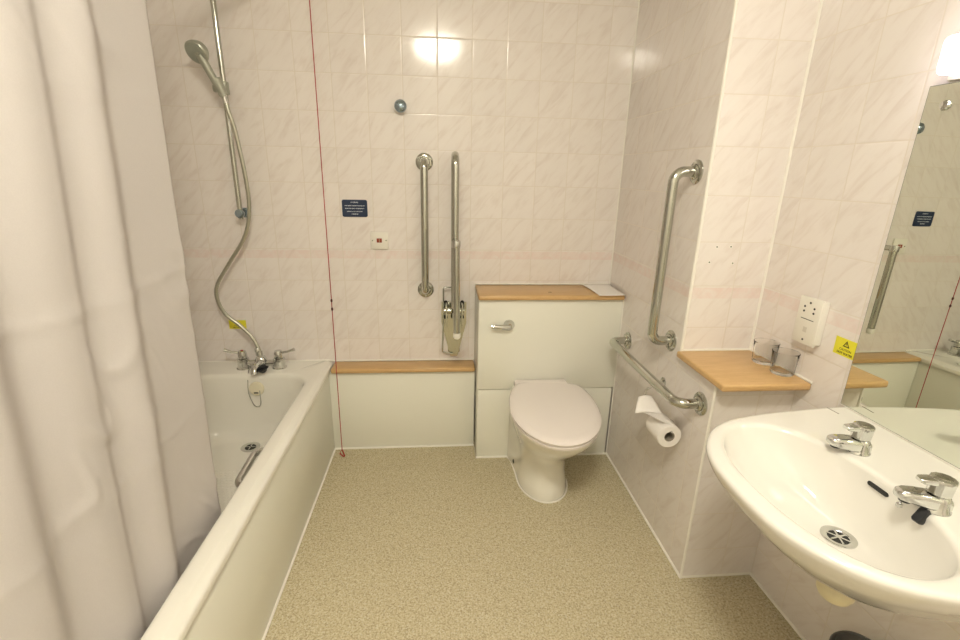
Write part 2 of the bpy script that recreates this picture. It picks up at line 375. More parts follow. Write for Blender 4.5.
# black rubber plug resting on the spout, with its chain
pl = thing('bath_plug', 'black rubber bath plug on a bead chain resting on the bath mixer', 'plug', (MX + .035, MY - .075, MZ + .05))
M_ = basis((MX + .036, MY - .085, MZ + .028), (.9, -.3, .2), (.2, .8, .55), (-.3, -.5, .8))
bm = B(); lathe(bm, [(.016, -.010), (.020, .006), (.022, .008), (.022, .012), (.010, .013)], (0, 0, 0)); box(bm, (-.040, -.006, .010), (.040, .006, .019), .003); bmesh.ops.transform(bm, matrix=M_, verts=bm.verts)
obj('plug_body', bm, BLACK, pl)
bm = B(); cp = smooth_path([(MX - .040, MY - .03, MZ + .03), (MX - .040, MY - .07, MZ - .005), (MX - .035, MY - .102, MZ - .075), (MX - .018, MY - .108, MZ - .135), (MX + .002, MY - .112, MZ - .150), (MX + .016, MY - .108, MZ - .135), (MX + .017, MY - .105, MZ - .07)], 8)
tube(bm, cp, .0022, 6); obj('bead_chain', bm, CHROME, pl)

# ------------------------------------------------------------------ shower: rail, handset, hose
RX, RY = -.926, -.055
sr = thing('shower_rail', 'chrome vertical shower slide rail on the tiled wall above the bath', 'shower rail', (RX, 0, 1.18))
bm = B(); tube(bm, [(RX, RY, 1.16), (RX, RY, 2.13)], .0105, 16); obj('pole', bm, STEEL, sr)
for z in (1.185, 2.11):
    bm = B(); lathe(bm, [(.022, .0), (.022, .008), (.016, .014), (.016, .045), (.019, .052), (.019, .068), (.013, .074)], (RX, -.001, z), (0, -1, 0), 24); obj('wall_bracket', bm, CHROME if z > 2 else BLUECAP, sr)
bm = B(); lathe(bm, [(.017, -.024), (.0185, -.02), (.0185, .02), (.017, .024)], (RX, RY, 1.688), (0, 0, 1), 24)
tube(bm, [(RX - .035, RY - .012, 1.686), (RX + .004, RY - .012, 1.684)], [.016, .018], 16); obj('slider', bm, DULL, sr)
bm = B(); tube(bm, [(RX + .012, RY - .045, 1.655), (RX - .006, RY - .058, 1.715)], [.017, .0195], 16); tube(bm, [(RX, RY, 1.688), (RX + .004, RY - .05, 1.684)], .012, 12); obj('handset_cradle', bm, DULL, sr)
sh = thing('shower_handset', 'grey round hand shower head tilted in its rail cradle', 'shower head', (RX, -.12, 1.7))
hs, he = Vector((RX + .012, RY - .048, 1.650)), Vector((-.966, -.140, 1.790))
d = (he - hs).normalized()
bm = B(); tube(bm, [hs, hs + d * .05, hs + d * .10, hs + d * .165, he], [.012, .0135, .015, .016, .018], 16); obj('handle', bm, DULL, sh)
fn = Vector((-.24, -.74, -.56)).normalized()
bm = B(); lathe(bm, [(.014, -.030), (.034, -.022), (.043, -.004), (.044, .006), (.041, .010)], he + Vector((-.010, 0, .010)), fn, 32); hh = obj('head', bm, DULL, sh)
bm = B(); lathe(bm, [(.037, .0095), (.036, .0125), (.02, .0132)], he + Vector((-.010, 0, .010)), fn, 32); ff = obj('spray_face', bm, plain('grey_spray_plate', (.36, .38, .32), .45, var=.1), sh)
hp = [(-.912, -.100, 1.648), (-.904, -.10, 1.60), (-.890, -.095, 1.528), (-.876, -.085, 1.369), (-.876, -.078, 1.224), (-.909, -.075, 1.094), (-.990, -.075, .973), (-1.060, -.075, .867), (-1.069, -.075, .796), (-1.044, -.07, .724), (-.988, -.068, .668), (-.940, -.072, .612), (-.915, -.080, .562), (-.908, -.083, .535)]
bm = B(); P = smooth_path(hp, 14); tube(bm, P, [.0078 + (.0009 if i % 2 else 0) for i in range(len(P))], 12)
ho = thing('shower_hose', 'grey metal shower hose hanging in an s curve over the bath', 'shower hose', hp[-1]); obj('flexible_tube', bm, HOSE, ho)
bm = B(); tube(bm, [(-.913, -.100, 1.652), (-.909, -.099, 1.625)], .0105, 14); obj('hose_nut', bm, CHROME, ho)
bm = B(); tube(bm, [(-.909, -.082, .545), (-.906, -.085, .522)], .0125, 14); obj('hose_nut', bm, CHROME, ho)

# ------------------------------------------------------------------ shower curtain (pleated cloth, hem inside the bath)
def saw(t):                                      # asymmetric pleat, t in turns: quick rise to the crest, slow fall behind it
    t = t % 1.0
    return -math.cos(PI * t / .3) if t < .3 else math.cos(PI * (t - .3) / .7)
YC0, YC1, HEM = -.973, -2.02, .362
PH = [(.0, -.40, .012), (.150, .0, .015), (.215, .3, .017), (.305, 1.0, .011), (.350, 1.3, .008), (.46, 2.0, .019), (.545, 2.3, .022), (.69, 3.0, .018), (.76, 3.3, .021), (.91, 4.0, .018), (.97, 4.3, .018), (1.2, 5.0, .018)]
def curtain_pt(u, v):
    z = HEM + v * (2.06 - HEM)
    s = u * (YC0 - YC1)
    for (a, pa, aa), (b, pb, ab) in zip(PH, PH[1:]):
        if s <= b + 1e-6: f = (s - a) / (b - a); t = pa + (pb - pa) * f; amp = aa + (ab - aa) * f; break
    low = 1.0 - v
    y = YC0 - s - low * (.075 + .045 * min(1, s / .2))
    x = -.700 + amp * (.55 + .35 * low) * saw(t)
    e = min(1, s * 6)
    for zc, a in ((1.13, .0030), (.76, .0026), (1.52, .0016)):      # packing creases
        x += .6 * a * math.exp(-((z - zc - .02 * math.sin(6 * y)) / .010) ** 2)
    x += .008 * noise.noise(Vector((y * 3.2 + z * 1.1, z * 1.5 - y * 2.1, 3.0))) * (.3 + .7 * e)
    w = noise.noise(Vector((y * 7 + z * 5.5, z * 2.2 - y * 5, 9.0)))
    x += .011 * max(0, 1 - abs(w) * 6) * max(0, noise.noise(Vector((y * 4, z * 3, 1.7))))
    y += .006 * noise.noise(Vector((z * 2.2, s * 3, 5)))
    return (min(x, -.672), y, z)
bm = B(); NU, NV = 260, 200
G = [[bm.verts.new(curtain_pt(i / NU, j / NV)) for j in range(NV + 1)] for i in range(NU + 1)]
for i in range(NU):
    for j in range(NV): bm.faces.new((G[i][j], G[i + 1][j], G[i + 1][j + 1], G[i][j + 1]))
me = bpy.data.meshes.new('shower_curtain'); bm.to_mesh(me); bm.free()
for pgn in me.polygons: pgn.use_smooth = True
cu = link('shower_curtain', me, CURT); tag(cu, 'white fabric shower curtain hanging in pleats inside the bath', 'shower curtain')
sol = cu.modifiers.new('thick', 'SOLIDIFY'); sol.thickness = .0012
bm = B(); tube(bm, [(-.708, YF + .005, 2.075), (-.708, -.005, 2.075)], .0125, 16)
cr = obj('curtain_rail', bm, STEEL); tag(cr, 'metal rail above the bath carrying the white shower curtain', 'curtain rail')

# ------------------------------------------------------------------ low boxing and toilet housing
pb_ = thing('pipe_boxing', 'low cream boxed ledge with wooden top between bath and toilet', 'boxing', (-.23, -.05, 0))
bm = B(); box(bm, (-.612, -.085, .004), (.124, -.004, .430), .0015); obj('front_panel', bm, PANEL, pb_)
bm = B(); box(bm, (-.580, -.108, .430), (.124, -.003, .4545), .008, seg=3); obj('ledge_top', bm, WOOD, pb_)
ch = thing('cistern_housing', 'tall cream toilet housing with wooden top and chrome flush lever', 'cistern housing', (.47, -.1, 0))
bm = B(); box(bm, (.128, -.200, .378), (.804, -.004, .828), .0015); obj('upper_panel', bm, PANEL, ch)
bm = B(); box(bm, (.131, -.200, .004), (.797, -.004, .374), .0015); obj('lower_panel', bm, PANEL, ch)
bm = B(); box(bm, (.124, -.222, .828), (.804, -.003, .852), .008, seg=3); obj('housing_top', bm, WOOD, ch)
bm = B(); box(bm, (.455, -.163, .8522), (.472, -.157, .8528), .0002); obj('chip_mark', bm, plain('dark_chip', (.08, .04, .015), .8), ch)
lv = Vector((.270, -.200, .706))
bm = B(); lathe(bm, [(.026, 0), (.026, .006), (.022, .012), (.017, .020), (.015, .03), (.010, .036)], lv, (0, -1, 0), 28); fl = obj('flush_lever', bm, CHROME, ch)
bm = B(); tube(bm, [lv + Vector((.004, -.030, 0)), lv + Vector((-.03, -.034, 0)), lv + Vector((-.085, -.030, .002))], [.0125, .0115, .0085], 14); obj('lever_arm', bm, CHROME, fl)
# folded paper lying on the housing top
bm = B()
def sheet(pts, z, dz):
    n = 10; a, b, c, d_ = [Vector(q) for q in pts]
    g = [[None] * (n + 1) for _ in range(n + 1)]
    for i in range(n + 1):
        for j in range(n + 1):
            u, v = i / n, j / n
            q = (a * (1 - u) + b * u) * (1 - v) + (d_ * (1 - u) + c * u) * v
            g[i][j] = bm.verts.new((q.x, q.y, z + dz(u, v)))
    for i in range(n):
        for j in range(n): bm.faces.new((g[i][j], g[i + 1][j], g[i + 1][j + 1], g[i][j + 1]))
sheet([(.66, -.012), (.675, -.236), (.796, -.240), (.798, -.012)], .8535, lambda u, v: .001 + .006 * v * u + .0025 * math.sin(3 * u + 2 * v))
pp = obj('paper_towel', bm, PAPER); pp.modifiers.new('t', 'SOLIDIFY').thickness = .0012; pp.modifiers['t'].offset = 1
tag(pp, 'white folded paper towel lying on the wooden cistern housing top', 'paper towel')

# ------------------------------------------------------------------ toilet
TCX = .436; TB = -.2015
toi = thing('toilet', 'white floor standing toilet with closed lid before the cream housing', 'toilet', (TCX, TB, 0))
def dshape(hw, front, back, z, n=28, bw=None, sq=.5, cx=TCX, rot=0.0, soft=False):
    """plan outline: squared back, elliptical front"""
    bw = bw or hw; mid = back + (front - back) * sq
    out = []
    for k in range(9):
        t = PI / 2 * k / 9; out.append(Vector((cx + bw + (hw - bw) * math.sin(t) ** (2 if soft else 1), mid + (back - mid) * math.cos(t), z)))
    for k in range(n + 1):
        a = PI * k / n; out.append(Vector((cx + hw * math.cos(a), mid + (front - mid) * math.sin(a), z)))
    for k in range(8, -1, -1):
        t = PI / 2 * k / 9; out.append(Vector((cx - bw - (hw - bw) * math.sin(t) ** (2 if soft else 1), mid + (back - mid) * math.cos(t), z)))
    if rot:
        pv = Vector((cx, back, 0)); R_ = Matrix.Rotation(rot, 3, 'Z'); out = [R_ @ (q - pv) + pv for q in out]
    return out
BX = TCX - .012
lv_ = [(0, .112, -.556, .136, BX), (.012, .114, -.560, .138, BX), (.05, .107, -.548, .136, BX), (.12, .101, -.535, .134, BX), (.19, .108, -.556, .134, BX), (.25, .128, -.612, .136, BX + .004), (.30, .151, -.675, .137, BX + .008), (.345, .168, -.722, .138, TCX), (.378, .178, -.748, .139, TCX), (.392, .180, -.752, .139, TCX), (.396, .174, -.744, .135, TCX)]
bm = B(); loft(bm, [dshape(hw, f, TB - .0005, z, bw=bw, cx=cx, sq=.52, soft=True) for z, hw, f, bw, cx in lv_]); obj('pan', bm, CERAM, toi, ang=70)
bm = B()
rot = -math.radians(5.5)
loft(bm, [dshape(hw, f, TB - .05, z, bw=.128, rot=rot, sq=.42, cx=TCX + .022) for z, hw, f in ((.398, .183, -.768), (.400, .188, -.776), (.410, .189, -.778), (.413, .185, -.773))]); obj('seat', bm, SEATW, toi, ang=60)
bm = B()
loft(bm, [dshape(hw + .002, f, TB - .054, z, bw=bw * 1.12, rot=rot, sq=.42, cx=TCX + .022) for z, hw, f, bw in ((.4145, .180, -.768, .11), (.416, .188, -.778, .115), (.424, .190, -.781, .116), (.430, .184, -.774, .112), (.433, .165, -.745, .10), (.434, .12, -.66, .07))]); obj('lid', bm, SEATW, toi, ang=60)
bm = B(); box(bm, (TCX - .132, TB - .052, .397), (TCX + .122, TB - .002, .4305), .007, seg=3); obj('hinge_block', bm, SEATW, toi)
for s in (-1,):
    bm = B(); lathe(bm, [(.011, 0), (.011, .003), (.006, .006)], (BX + s * .121, -.315, .050), (s, 0, .0), 16); obj('fixing_cap', bm, BLACK, toi)
bm = B(); tube(bm, [q + Vector((0, 0, .002)) for q in dshape(.116, -.562, TB - .006, 0, bw=.138, cx=BX, sq=.52)], .004, 8); obj('base_sealant', bm, BEAD, toi)

# ------------------------------------------------------------------ grab rails
def flange(parent, c, n, r=.039):
    n = Vector(n); bm = B(); lathe(bm, [(r, 0.0005), (r, .004), (r - .004, .008), (r * .66, .009), (r * .64, .014), (r * .52, .018)], c, n, 32); f = obj('flange', bm, STEEL, parent)
    u, v = frame(n)
    for k in range(3):
        a = 2 * PI * k / 3 + PI / 2; q = Vector(c) + (u * math.cos(a) + v * math.sin(a)) * r * .80 + n * .0085
        bm = B(); lathe(bm, [(.0045, 0), (.004, .0015), (.002, .002)], q, n, 10); obj('screw', bm, DULL, f)
def rail(name, label, a, b, n, off=.075, r=.0172, bend=.05):
    n = Vector(n); a = Vector(a); b = Vector(b); t = thing(name, label, 'grab rail', a, None)
    bm = B(); tube(bm, fillet([a + n * .003, a + n * off, b + n * off, b + n * .003], bend, 10), r, 20); obj('tube', bm, STEEL, t)
    flange(t, a, n); flange(t, b, n)
rail('grab_rail', 'straight vertical steel grab rail on the back wall left of the folding rail', (-.116, 0, 1.420), (-.118, 0, .828), (0, -1, 0), .060)
rail('grab_rail', 'vertical steel grab rail on the side wall above the wooden shelf', (XA, -.680, 1.394), (XA, -.678, .796), (-1, 0, 0), .078)
rail('grab_rail', 'horizontal steel grab rail above the toilet roll', (XA, -.300, .660), (XA, -.925, .664), (-1, 0, 0), .082)
# fold-up support rail
fr = thing('folding_support_rail', 'steel drop-down support rail folded upright beside the toilet housing', 'support rail', (.02, 0, .5))
FX = .020; ya, yb = -.060, -.155
bm = B(); box(bm, (FX - .030, -.010, .500), (FX + .030, -.001, .770), .003)
loftp = []
for z, w in ((.48, .018), (.55, .035), (.66, .062), (.765, .062)): loftp.append([Vector((FX - w, -.012, z)), Vector((FX + w, -.012, z)), Vector((FX + w, -.001, z)), Vector((FX - w, -.001, z))])
loft(bm, loftp); obj('wall_plate', bm, STEEL, fr)
for s in (-1, 1):
    bm = B(); box(bm, (FX + s * .038 - .004, -.085, .655), (FX + s * .038 + .004, -.012, .770), .002); obj('hinge_cheek', bm, STEEL, fr)
    bm = B(); lathe(bm, [(.012, 0), (.012, .008), (.007, .012)], (FX + s * .042, -.055, .735), (s, 0, 0), 16); obj('pivot_bolt', bm, STEEL, fr)
    for z in (.765, .725, .690):
        bm = B(); lathe(bm, [(.010, 0), (.010, .008), (.006, .010)], (FX + s * .052 * .78, -.012, z), (0, -1, 0), 14); obj('bolt', bm, DARK, fr)
bm = B(); tube(bm, fillet([(FX, ya, .70), (FX, ya, 1.449), (FX, yb, 1.449), (FX, yb, .790), (FX, ya, .735)], .046, 12), .0165, 20); tube(bm, [(FX - .034, -.06, .735), (FX + .034, -.06, .735)], .014, 14); obj('rail_loop', bm, STEEL, fr)
yl = -.285
bm = B(); tube(bm, [(FX, yb + .01, 1.090), (FX, yl - .014, 1.090)], .0125, 16); lathe(bm, [(.018, -.014), (.0195, -.006), (.0195, .006), (.018, .014)], (FX, yl, 1.090)); cl = obj('leg_pivot', bm, CHROME, fr)
bm = B(); tube(bm, [(FX, yl, 1.098), (FX + .005, yl - .004, .70)], .0150, 18); lg = obj('support_leg', bm, STEEL, fr)
bm = B(); lathe(bm, [(.0155, 0), (.0165, .004), (.0165, .018), (.012, .026)], (FX + .005, yl - .004, .699), (0, 0, -1)); obj('rubber_foot', bm, PLAST, lg)
bm = B(); tube(bm, fillet([(FX, -.03, .845), (FX - .052, -.035, .845), (FX - .052, -.035, .70), (FX - .058, -.02, .505), (FX - .006, -.018, .495)], .012, 5), .0038, 8); obj('stay_wire', bm, STEEL, fr)

# ------------------------------------------------------------------ toilet roll and holder
RX2 = XA - .060
hd = thing('toilet_roll_holder', 'bent wire toilet roll holder on the side wall below the horizontal grab rail', 'toilet roll holder', (XA, -.62, .6))
bm = B(); tube(bm, fillet([(XA - .006, -.668, .622), (RX2 + .004, -.650, .585), (RX2, -.640, .525), (RX2, -.868, .525), (RX2, -.880, .534)], .012, 6), .0036, 10); obj('wire_arm', bm, CHROME, hd)
bm = B(); lathe(bm, [(.018, .0005), (.018, .004), (.012, .008), (.007, .012)], (XA, -.668, .624), (-1, 0, 0), 20); obj('rosette', bm, CHROME, hd)
tr = thing('toilet_roll', 'white toilet paper roll with a loose folded end on its wire holder', 'toilet roll', (RX2, -.71, .5))
RC = Vector((RX2, -.873, .5095)); RL = .100
bm = B(); n = 40
ro, ri = .0430, .0190
rings = []
for r_, y_ in ((ri, 0), (ro - .003, 0), (ro, .003), (ro, RL - .003), (ro - .003, RL), (ri, RL), (ri, 0)):
    rings.append([RC + Vector((math.cos(2 * PI * k / n) * r_, y_, math.sin(2 * PI * k / n) * r_)) for k in range(n)])
loft(bm, rings, False, False); obj('paper', bm, PAPER, tr)
bm = B(); rings = [[RC + Vector((math.cos(2 * PI * k / n) * r_, y_, math.sin(2 * PI * k / n) * r_)) for k in range(n)] for r_, y_ in ((.0178, .001), (.0189, .001), (.0189, RL - .001), (.0178, RL - .001), (.0178, .001))]
loft(bm, rings, False, False); obj('cardboard_core', bm, CARD, tr)
bm = B()   # loose end pulled off the top towards the room
rows = [[(.0445, 48), (.0445, 50), (.0445, 52)], [(.0450, 85), (.0450, 85), (.0450, 85)], [(.052, 112), (.051, 110), (.047, 108)], [(.070, 124), (.066, 125), (.058, 130)], [(.088, 133), (.086, 138), (.078, 146)]]
ys = [(.012, .055, .098), (.012, .055, .098), (.016, .056, .098), (.022, .060, .099), (.034, .068, .100)]
g = [[bm.verts.new(RC + Vector((math.cos(math.radians(a)) * r_, y_, math.sin(math.radians(a)) * r_))) for (r_, a), y_ in zip(row, yy)] for row, yy in zip(rows, ys)]
for a, b in zip(g, g[1:]):
    for q in range(2): bm.faces.new((a[q], a[q + 1], b[q + 1], b[q]))
o = obj('loose_end', bm, PAPER, tr); o.modifiers.new('s', 'SUBSURF').levels = 2; o.modifiers['s'].render_levels = 2; o.modifiers.new('t', 'SOLIDIFY').thickness = .0008
bm = B()
P4 = [Vector(q) for q in ((.652, -.786, .557), (.757, -.790, .5530), (.737, -.732, .596), (.680, -.740, .599))]
g = [[bm.verts.new(P4[0].lerp(P4[1], i / 8).lerp(P4[3].lerp(P4[2], i / 8), j / 6) + Vector((0, 0, .006 * math.sin(PI * i / 8)))) for j in range(7)] for i in range(9)]
for a, b in zip(g, g[1:]):
    for q in range(6): bm.faces.new((a[q], a[q + 1], b[q + 1], b[q]))
o = obj('folded_flap', bm, PAPER, tr); o.modifiers.new('t', 'SOLIDIFY').thickness = .0008

# ------------------------------------------------------------------ back wall fittings
sg = thing('wall_sign', 'small navy notice sign with white lettering on the back wall', 'sign', (-.436, 0, 1.21))
bm = B(); lo, hi = (-.494, 1.172), (-.380, 1.249)
rr = rrect(lo[0], hi[0], lo[1], hi[1], .008, 0)
loft(bm, [[Vector((q.x, y, q.y)) for q in rr] for y in (-.0008, -.0035)]); obj('plate', bm, NAVY, sg, ang=30)
random.seed(3)
for z, w, h in ((1.2375, .034, .0062), (1.2225, .090, .0042), (1.210, .088, .0042), (1.1965, .072, .0042), (1.185, .030, .0046)):
    bm = B(); x = -.437 - w / 2
    while x < -.437 + w / 2 - .002:
        ww = random.uniform(.0014, .0034)
        box(bm, (x, -.0041, z - h / 2 * random.uniform(.6, 1)), (min(x + ww, -.437 + w / 2), -.0034, z + h / 2 * random.uniform(.6, 1)))
        x += ww + (random.choice((.0006, .0006, .0008, .0026)))
    obj('lettering_line', bm, WHITEINK, sg, smooth=False)
sw = thing('switch_plate', 'square white call reset plate with red indicator on the back wall', 'switch', (-.331, 0, 1.065))
bm = B(); box(bm, (-.372, -.010, 1.024), (-.290, -.0008, 1.106), .0025); obj('plate', bm, PLAST, sw)
bm = B(); box(bm, (-.343, -.014, 1.056), (-.319, -.009, 1.075), .001); k = obj('indicator_button', bm, REDNEON, sw)
bm = B(); box(bm, (-.3325, -.0145, 1.058), (-.3295, -.0135, 1.073)); obj('button_line', bm, plain('pale_button_mark', (.5, .4, .25), .5), k)
for x in (-.362, -.300):
    bm = B(); lathe(bm, [(.0035, 0), (.003, .0012)], (x, -.0095, 1.065), (0, -1, 0), 10); obj('screw', bm, STEEL, sw)
kn = thing('robe_hook', 'small chrome domed hook high on the back wall', 'hook', (-.214, 0, 1.646))
bm = B(); lathe(bm, [(.024, -.0004), (.024, .006), (.018, .010), (.016, .018)], (-.214, 0, 1.646), (0, -1, 0), 28); obj('rosette', bm, CHROME, kn)
bm = B(); lathe(bm, [(.014, .016), (.024, .022), (.027, .032), (.024, .041), (.014, .048), (.004, .050)], (-.214, 0, 1.646), (0, -1, 0), 28); obj('dome', bm, BLUECAP, kn)
# red emergency pull cord
pc = thing('pull_cord', 'red emergency pull cord hanging beside the bath to the floor', 'pull cord', (-.53, -.19, .02))
cx, cy = -.530, -.190
bm = B(); tube(bm, [(cx + .005, cy, ZC - .03), (cx, cy, .83), (cx - .004, cy, .06)], .0019, 8); obj('cord', bm, RED, pc)
bm = B(); lathe(bm, [(.022, 0), (.022, -.012), (.012, -.03), (.004, -.034)], (cx + .005, cy, ZC - .0005)); obj('ceiling_rose', bm, PLAST, pc)
for z in (.822, .782):
    bm = B(); lathe(bm, [(.002, -.008), (.0045, -.004), (.0048, .003), (.002, .008)], (cx, cy, z), (0, 0, 1), 12); obj('knot', bm, plain('dark_red_knot', (.10, .02, .02), .5), pc)
bm = B(); A_, B_, C_ = Vector((cx - .004, cy, .062)), Vector((cx + .012, cy - .004, .012)), Vector((cx - .017, cy + .004, .038))
tube(bm, fillet([A_, B_, C_], .006, 5) , .0036, 8); tube(bm, [A_, (A_ + C_) / 2 + Vector((0, .006, 0)), C_], .0015, 6); obj('pull_handle', bm, plain('red_pull_handle', (.40, .05, .03), .4), pc)
# yellow stickers
def sticker(name, label, o, ex, ez, w, h, lines, words=True):
    t = thing(name, label, 'sticker', o); nrm = Vector(ex).cross(Vector(ez)).normalized(); M = basis(Vector(o) + nrm * .0006, ex, ez, nrm)
    bm = B(); box(bm, (-w / 2, -h / 2, -.0003), (w / 2, h / 2, .0003), M=M); obj('label_sheet', bm, YELLOW, t, smooth=False)
    s = h * .21; cy_ = h * .20
    bm = B(); tri = [Vector((0, cy_ + s, .0006)), Vector((-s * 1.05, cy_ - s * .75, .0006)), Vector((s * 1.05, cy_ - s * .75, .0006))]
    cen = sum(tri, Vector()) / 3
    loft(bm, [tri, [cen + (q - cen) * .55 for q in tri]], False, False)
    box(bm, (-s * .07, cy_ - s * .2, .0003), (s * .07, cy_ + s * .3, .0007)); box(bm, (-s * .07, cy_ - s * .42, .0003), (s * .07, cy_ - s * .28, .0007))
    bmesh.ops.transform(bm, matrix=M, verts=bm.verts); obj('warning_triangle', bm, INK, t, smooth=False)
    for k, l in enumerate(lines):
        text_obj('lettering', l, h * .17, M @ Matrix.Translation((0, -h * (.14 + .21 * k), .0004)), INK, t, .0002, h * .004 * (k + .2))
sticker('warning_sticker', 'yellow caution sticker on the tiles between shaver socket and mirror', WB(-1.119, .930), BT, (0, 0, 1), .074, .050, ['CAUTION', 'HOT WATER'])
sticker('warning_sticker', 'small yellow caution sticker behind the shower hose above the bath', (-1.028, 0, .652), (1, 0, 0), (0, 0, 1), .080, .044, ['CAUTION', 'HOT WATER'])

# ------------------------------------------------------------------ shelf, glasses, shaver socket
bm = B(); box(bm, (XA - .018, -1.046, zs + .001), (XB - .002, Y1 - .001, zs + .0235), .006, seg=3)
vs = obj('wooden_shelf', bm, WOOD); tag(vs, 'light wooden shelf on the tiled boxing beside the basin', 'shelf')
def glass(c, label):
    t = thing('glass_tumbler', label, 'glass', c, 'tumblers on the wooden shelf')
    bm = B(); lathe(bm, [(.0002, .0), (.031, .0), (.0335, .004), (.0375, .068), (.0385, .0715), (.0372, .073), (.0355, .071), (.0318, .012), (.028, .009), (.0002, .009)], c, (0, 0, 1), 40, False, False); obj('tumbler_wall', bm, GLASS, t)
glass((1.034, -.872, zs + .0242), 'clear glass tumbler in the back corner of the wooden shelf')
glass((1.034, -.963, zs + .0242), 'clear glass tumbler nearer the shelf front, below the shaver socket')
ss = thing('shaver_socket', 'white vertical shaver socket on the tiles above the glasses', 'socket', WB(-1.0, .97))
Ms = basis(WB(-1.0, .972), BT, (0, 0, 1), BN)
bm = B(); box(bm, (-.037, -.066, .0005), (.037, .066, .022), .002, M=Ms); obj('back_box', bm, PLAST, ss)
bm = B(); box(bm, (-.042, -.071, .022), (.042, .071, .030), .0025, M=Ms); fp = obj('face_plate', bm, PLAST, ss)
for a, b in ((0, .056), (-.018, .042), (.018, .042), (-.018, .028), (.018, .028), (0, -.057)):
    bm = B(); lathe(bm, [(.0034, .0), (.0034, .0008)], Ms @ Vector((a, b, .0298)), BN, 12); obj('socket_hole', bm, DARK, fp)
bm = B(); box(bm, (-.024, .0045, .0295), (.024, .0065, .0305), M=Ms); obj('marking_line', bm, DARK, fp)
bm = B(); box(bm, (-.007, -.034, .0295), (.007, -.018, .031), .0008, M=Ms); obj('selector_switch', bm, plain('grey_switch_plastic', (.68, .64, .56), .4), fp)

# ------------------------------------------------------------------ mirror and strip light
mi = thing('wall_mirror', 'large frameless mirror on the wall above the basin', 'mirror', WB(-1.5, 1.18))
Mm = basis(WB(-1.155, .779, .004), BT, Vector((0, 0, 1)) - BN * .006, (BN + Vector((0, 0, .006))).normalized())
MWID, MH = .70, .806
bm = B(); box(bm, (0, 0, .001), (MWID, MH, .0045), M=Mm); obj('glass_edge', bm, MEDGE, mi, smooth=False)
bm = B(); lay = [Mm @ Vector(q) for q in ((.0012, .0012, .0048), (MWID - .0012, .0012, .0048), (MWID - .0012, MH - .0012, .0048), (.0012, MH - .0012, .0048))]
bm.faces.new([bm.verts.new(q) for q in lay]); obj('silvered_face', bm, MIRROR, mi, smooth=False)
bm = B(); lathe(bm, [(.011, .0046), (.011, .007), (.009, .011), (.004, .013)], Mm @ Vector((.048, MH - .046, 0)), BN, 20); obj('screw_cap', bm, CHROME, mi)
bm = B(); box(bm, (.0, -.0035, .0005), (MWID, .0, .006), .001, M=Mm); obj('bottom_strip', bm, PLAST, mi)
li = thing('mirror_light', 'white glowing strip light on the wall above the mirror', 'light', WB(-1.4, 1.63))
Ml = basis(WB(-1.200, 1.592), BT, (0, 0, 1), BN)
bm = B(); box(bm, (-.004, -.003, .0005), (.40, .085, .012), .002, M=Ml); obj('base_plate', bm, PLAST, li)
bm = B(); box(bm, (.006, .003, .012), (.39, .079, .062), .012, M=Ml, seg=4); obj('diffuser', bm, LAMPC, li)

# ------------------------------------------------------------------ basin
BY, BZ = -1.487, .775
bs = thing('wash_basin', 'white wall hung wash basin under the mirror', 'basin', (1.07, BY, .6))
NB = 72
def wall_x(y): return WB(y, 0).x - .001
HW = [(.546, .0), (.550, .08), (.561, .125), (.577, .162), (.602, .20), (.632, .232), (.665, .255), (.70, .272), (.76, .290), (.83, .304), (.92, .316), (1.0, .325), (1.08, .331)]
BYO = -1.493
ctrl = [(x, h) for x, h in HW]
def outline(z, inset=0.0, wallx=None):
    """left half from wall to front, then right half; the back edge stays on the wall"""
    L_ = []
    for x, h in reversed(ctrl): L_.append((x, h))
    pts = [(x, BYO + h) for x, h in L_] + [(x, BYO - h * .965) for x, h in L_[::-1][1:]]
    P = smooth_path([(x, y, 0) for x, y in pts], 4)
    # resample evenly
    cum = [0]
    for a, b in zip(P, P[1:]): cum.append(cum[-1] + (b - a).length)
    out = []; i = 0
    for k in range(NB):
        t = cum[-1] * k / (NB - 1)
        while i < len(cum) - 2 and cum[i + 1] < t: i += 1
        f = (t - cum[i]) / max(1e-9, cum[i + 1] - cum[i]); q = P[i].lerp(P[i + 1], f); out.append(q)
    res = []
    c = Vector((.85, BY, 0))
    for k, q in enumerate(out):
        a = out[max(0, k - 1)]; b = out[min(NB - 1, k + 1)]; tg = (b - a).normalized(); nr = Vector((-tg.y, tg.x, 0))
        if nr.dot(c - q) < 0: nr = -nr
        w = q + nr * inset
        if k in (0, NB - 1) or w.x > wall_x(w.y): w.x = wall_x(w.y)
        res.append(Vector((w.x, w.y, z)))
    return res
def oval(cx, cy, ax, ay, z, e=2.15):
    """bowl opening sampled to follow the outline order (wall-left, round the front, wall-right)"""
    out = []
    for k in range(NB):
        a = math.radians(20) + math.radians(320) * k / (NB - 1)          # angle from +x, going through +y, -x, -y
        c_, s_ = math.cos(a), math.sin(a)
        out.append(Vector((cx + ax * math.copysign(abs(c_) ** (2 / e), c_), cy + ay * math.copysign(abs(s_) ** (2 / e), s_), z)))
    return out
def oval_full(cx, cy, ax, ay, z, e=2.15):
    out = []
    for k in range(NB):
        a = math.radians(20) + (math.radians(320) * k / (NB - 1))
        out.append(a)
    return out
def under(z, sc, dx):
    o_ = outline(z); c = Vector((.90, BY, z))
    return [Vector((min(wall_x(c.y + (q.y - c.y) * sc), c.x + (q.x - c.x) * (sc + dx)) if q.x < c.x else (q.x if k in (0, NB - 1) else min(wall_x(q.y), c.x + (q.x - c.x))), c.y + (q.y - c.y) * sc, z)) for k, q in enumerate(o_)]
bm = B()
def skirt(z, inset): return outline(z, inset)
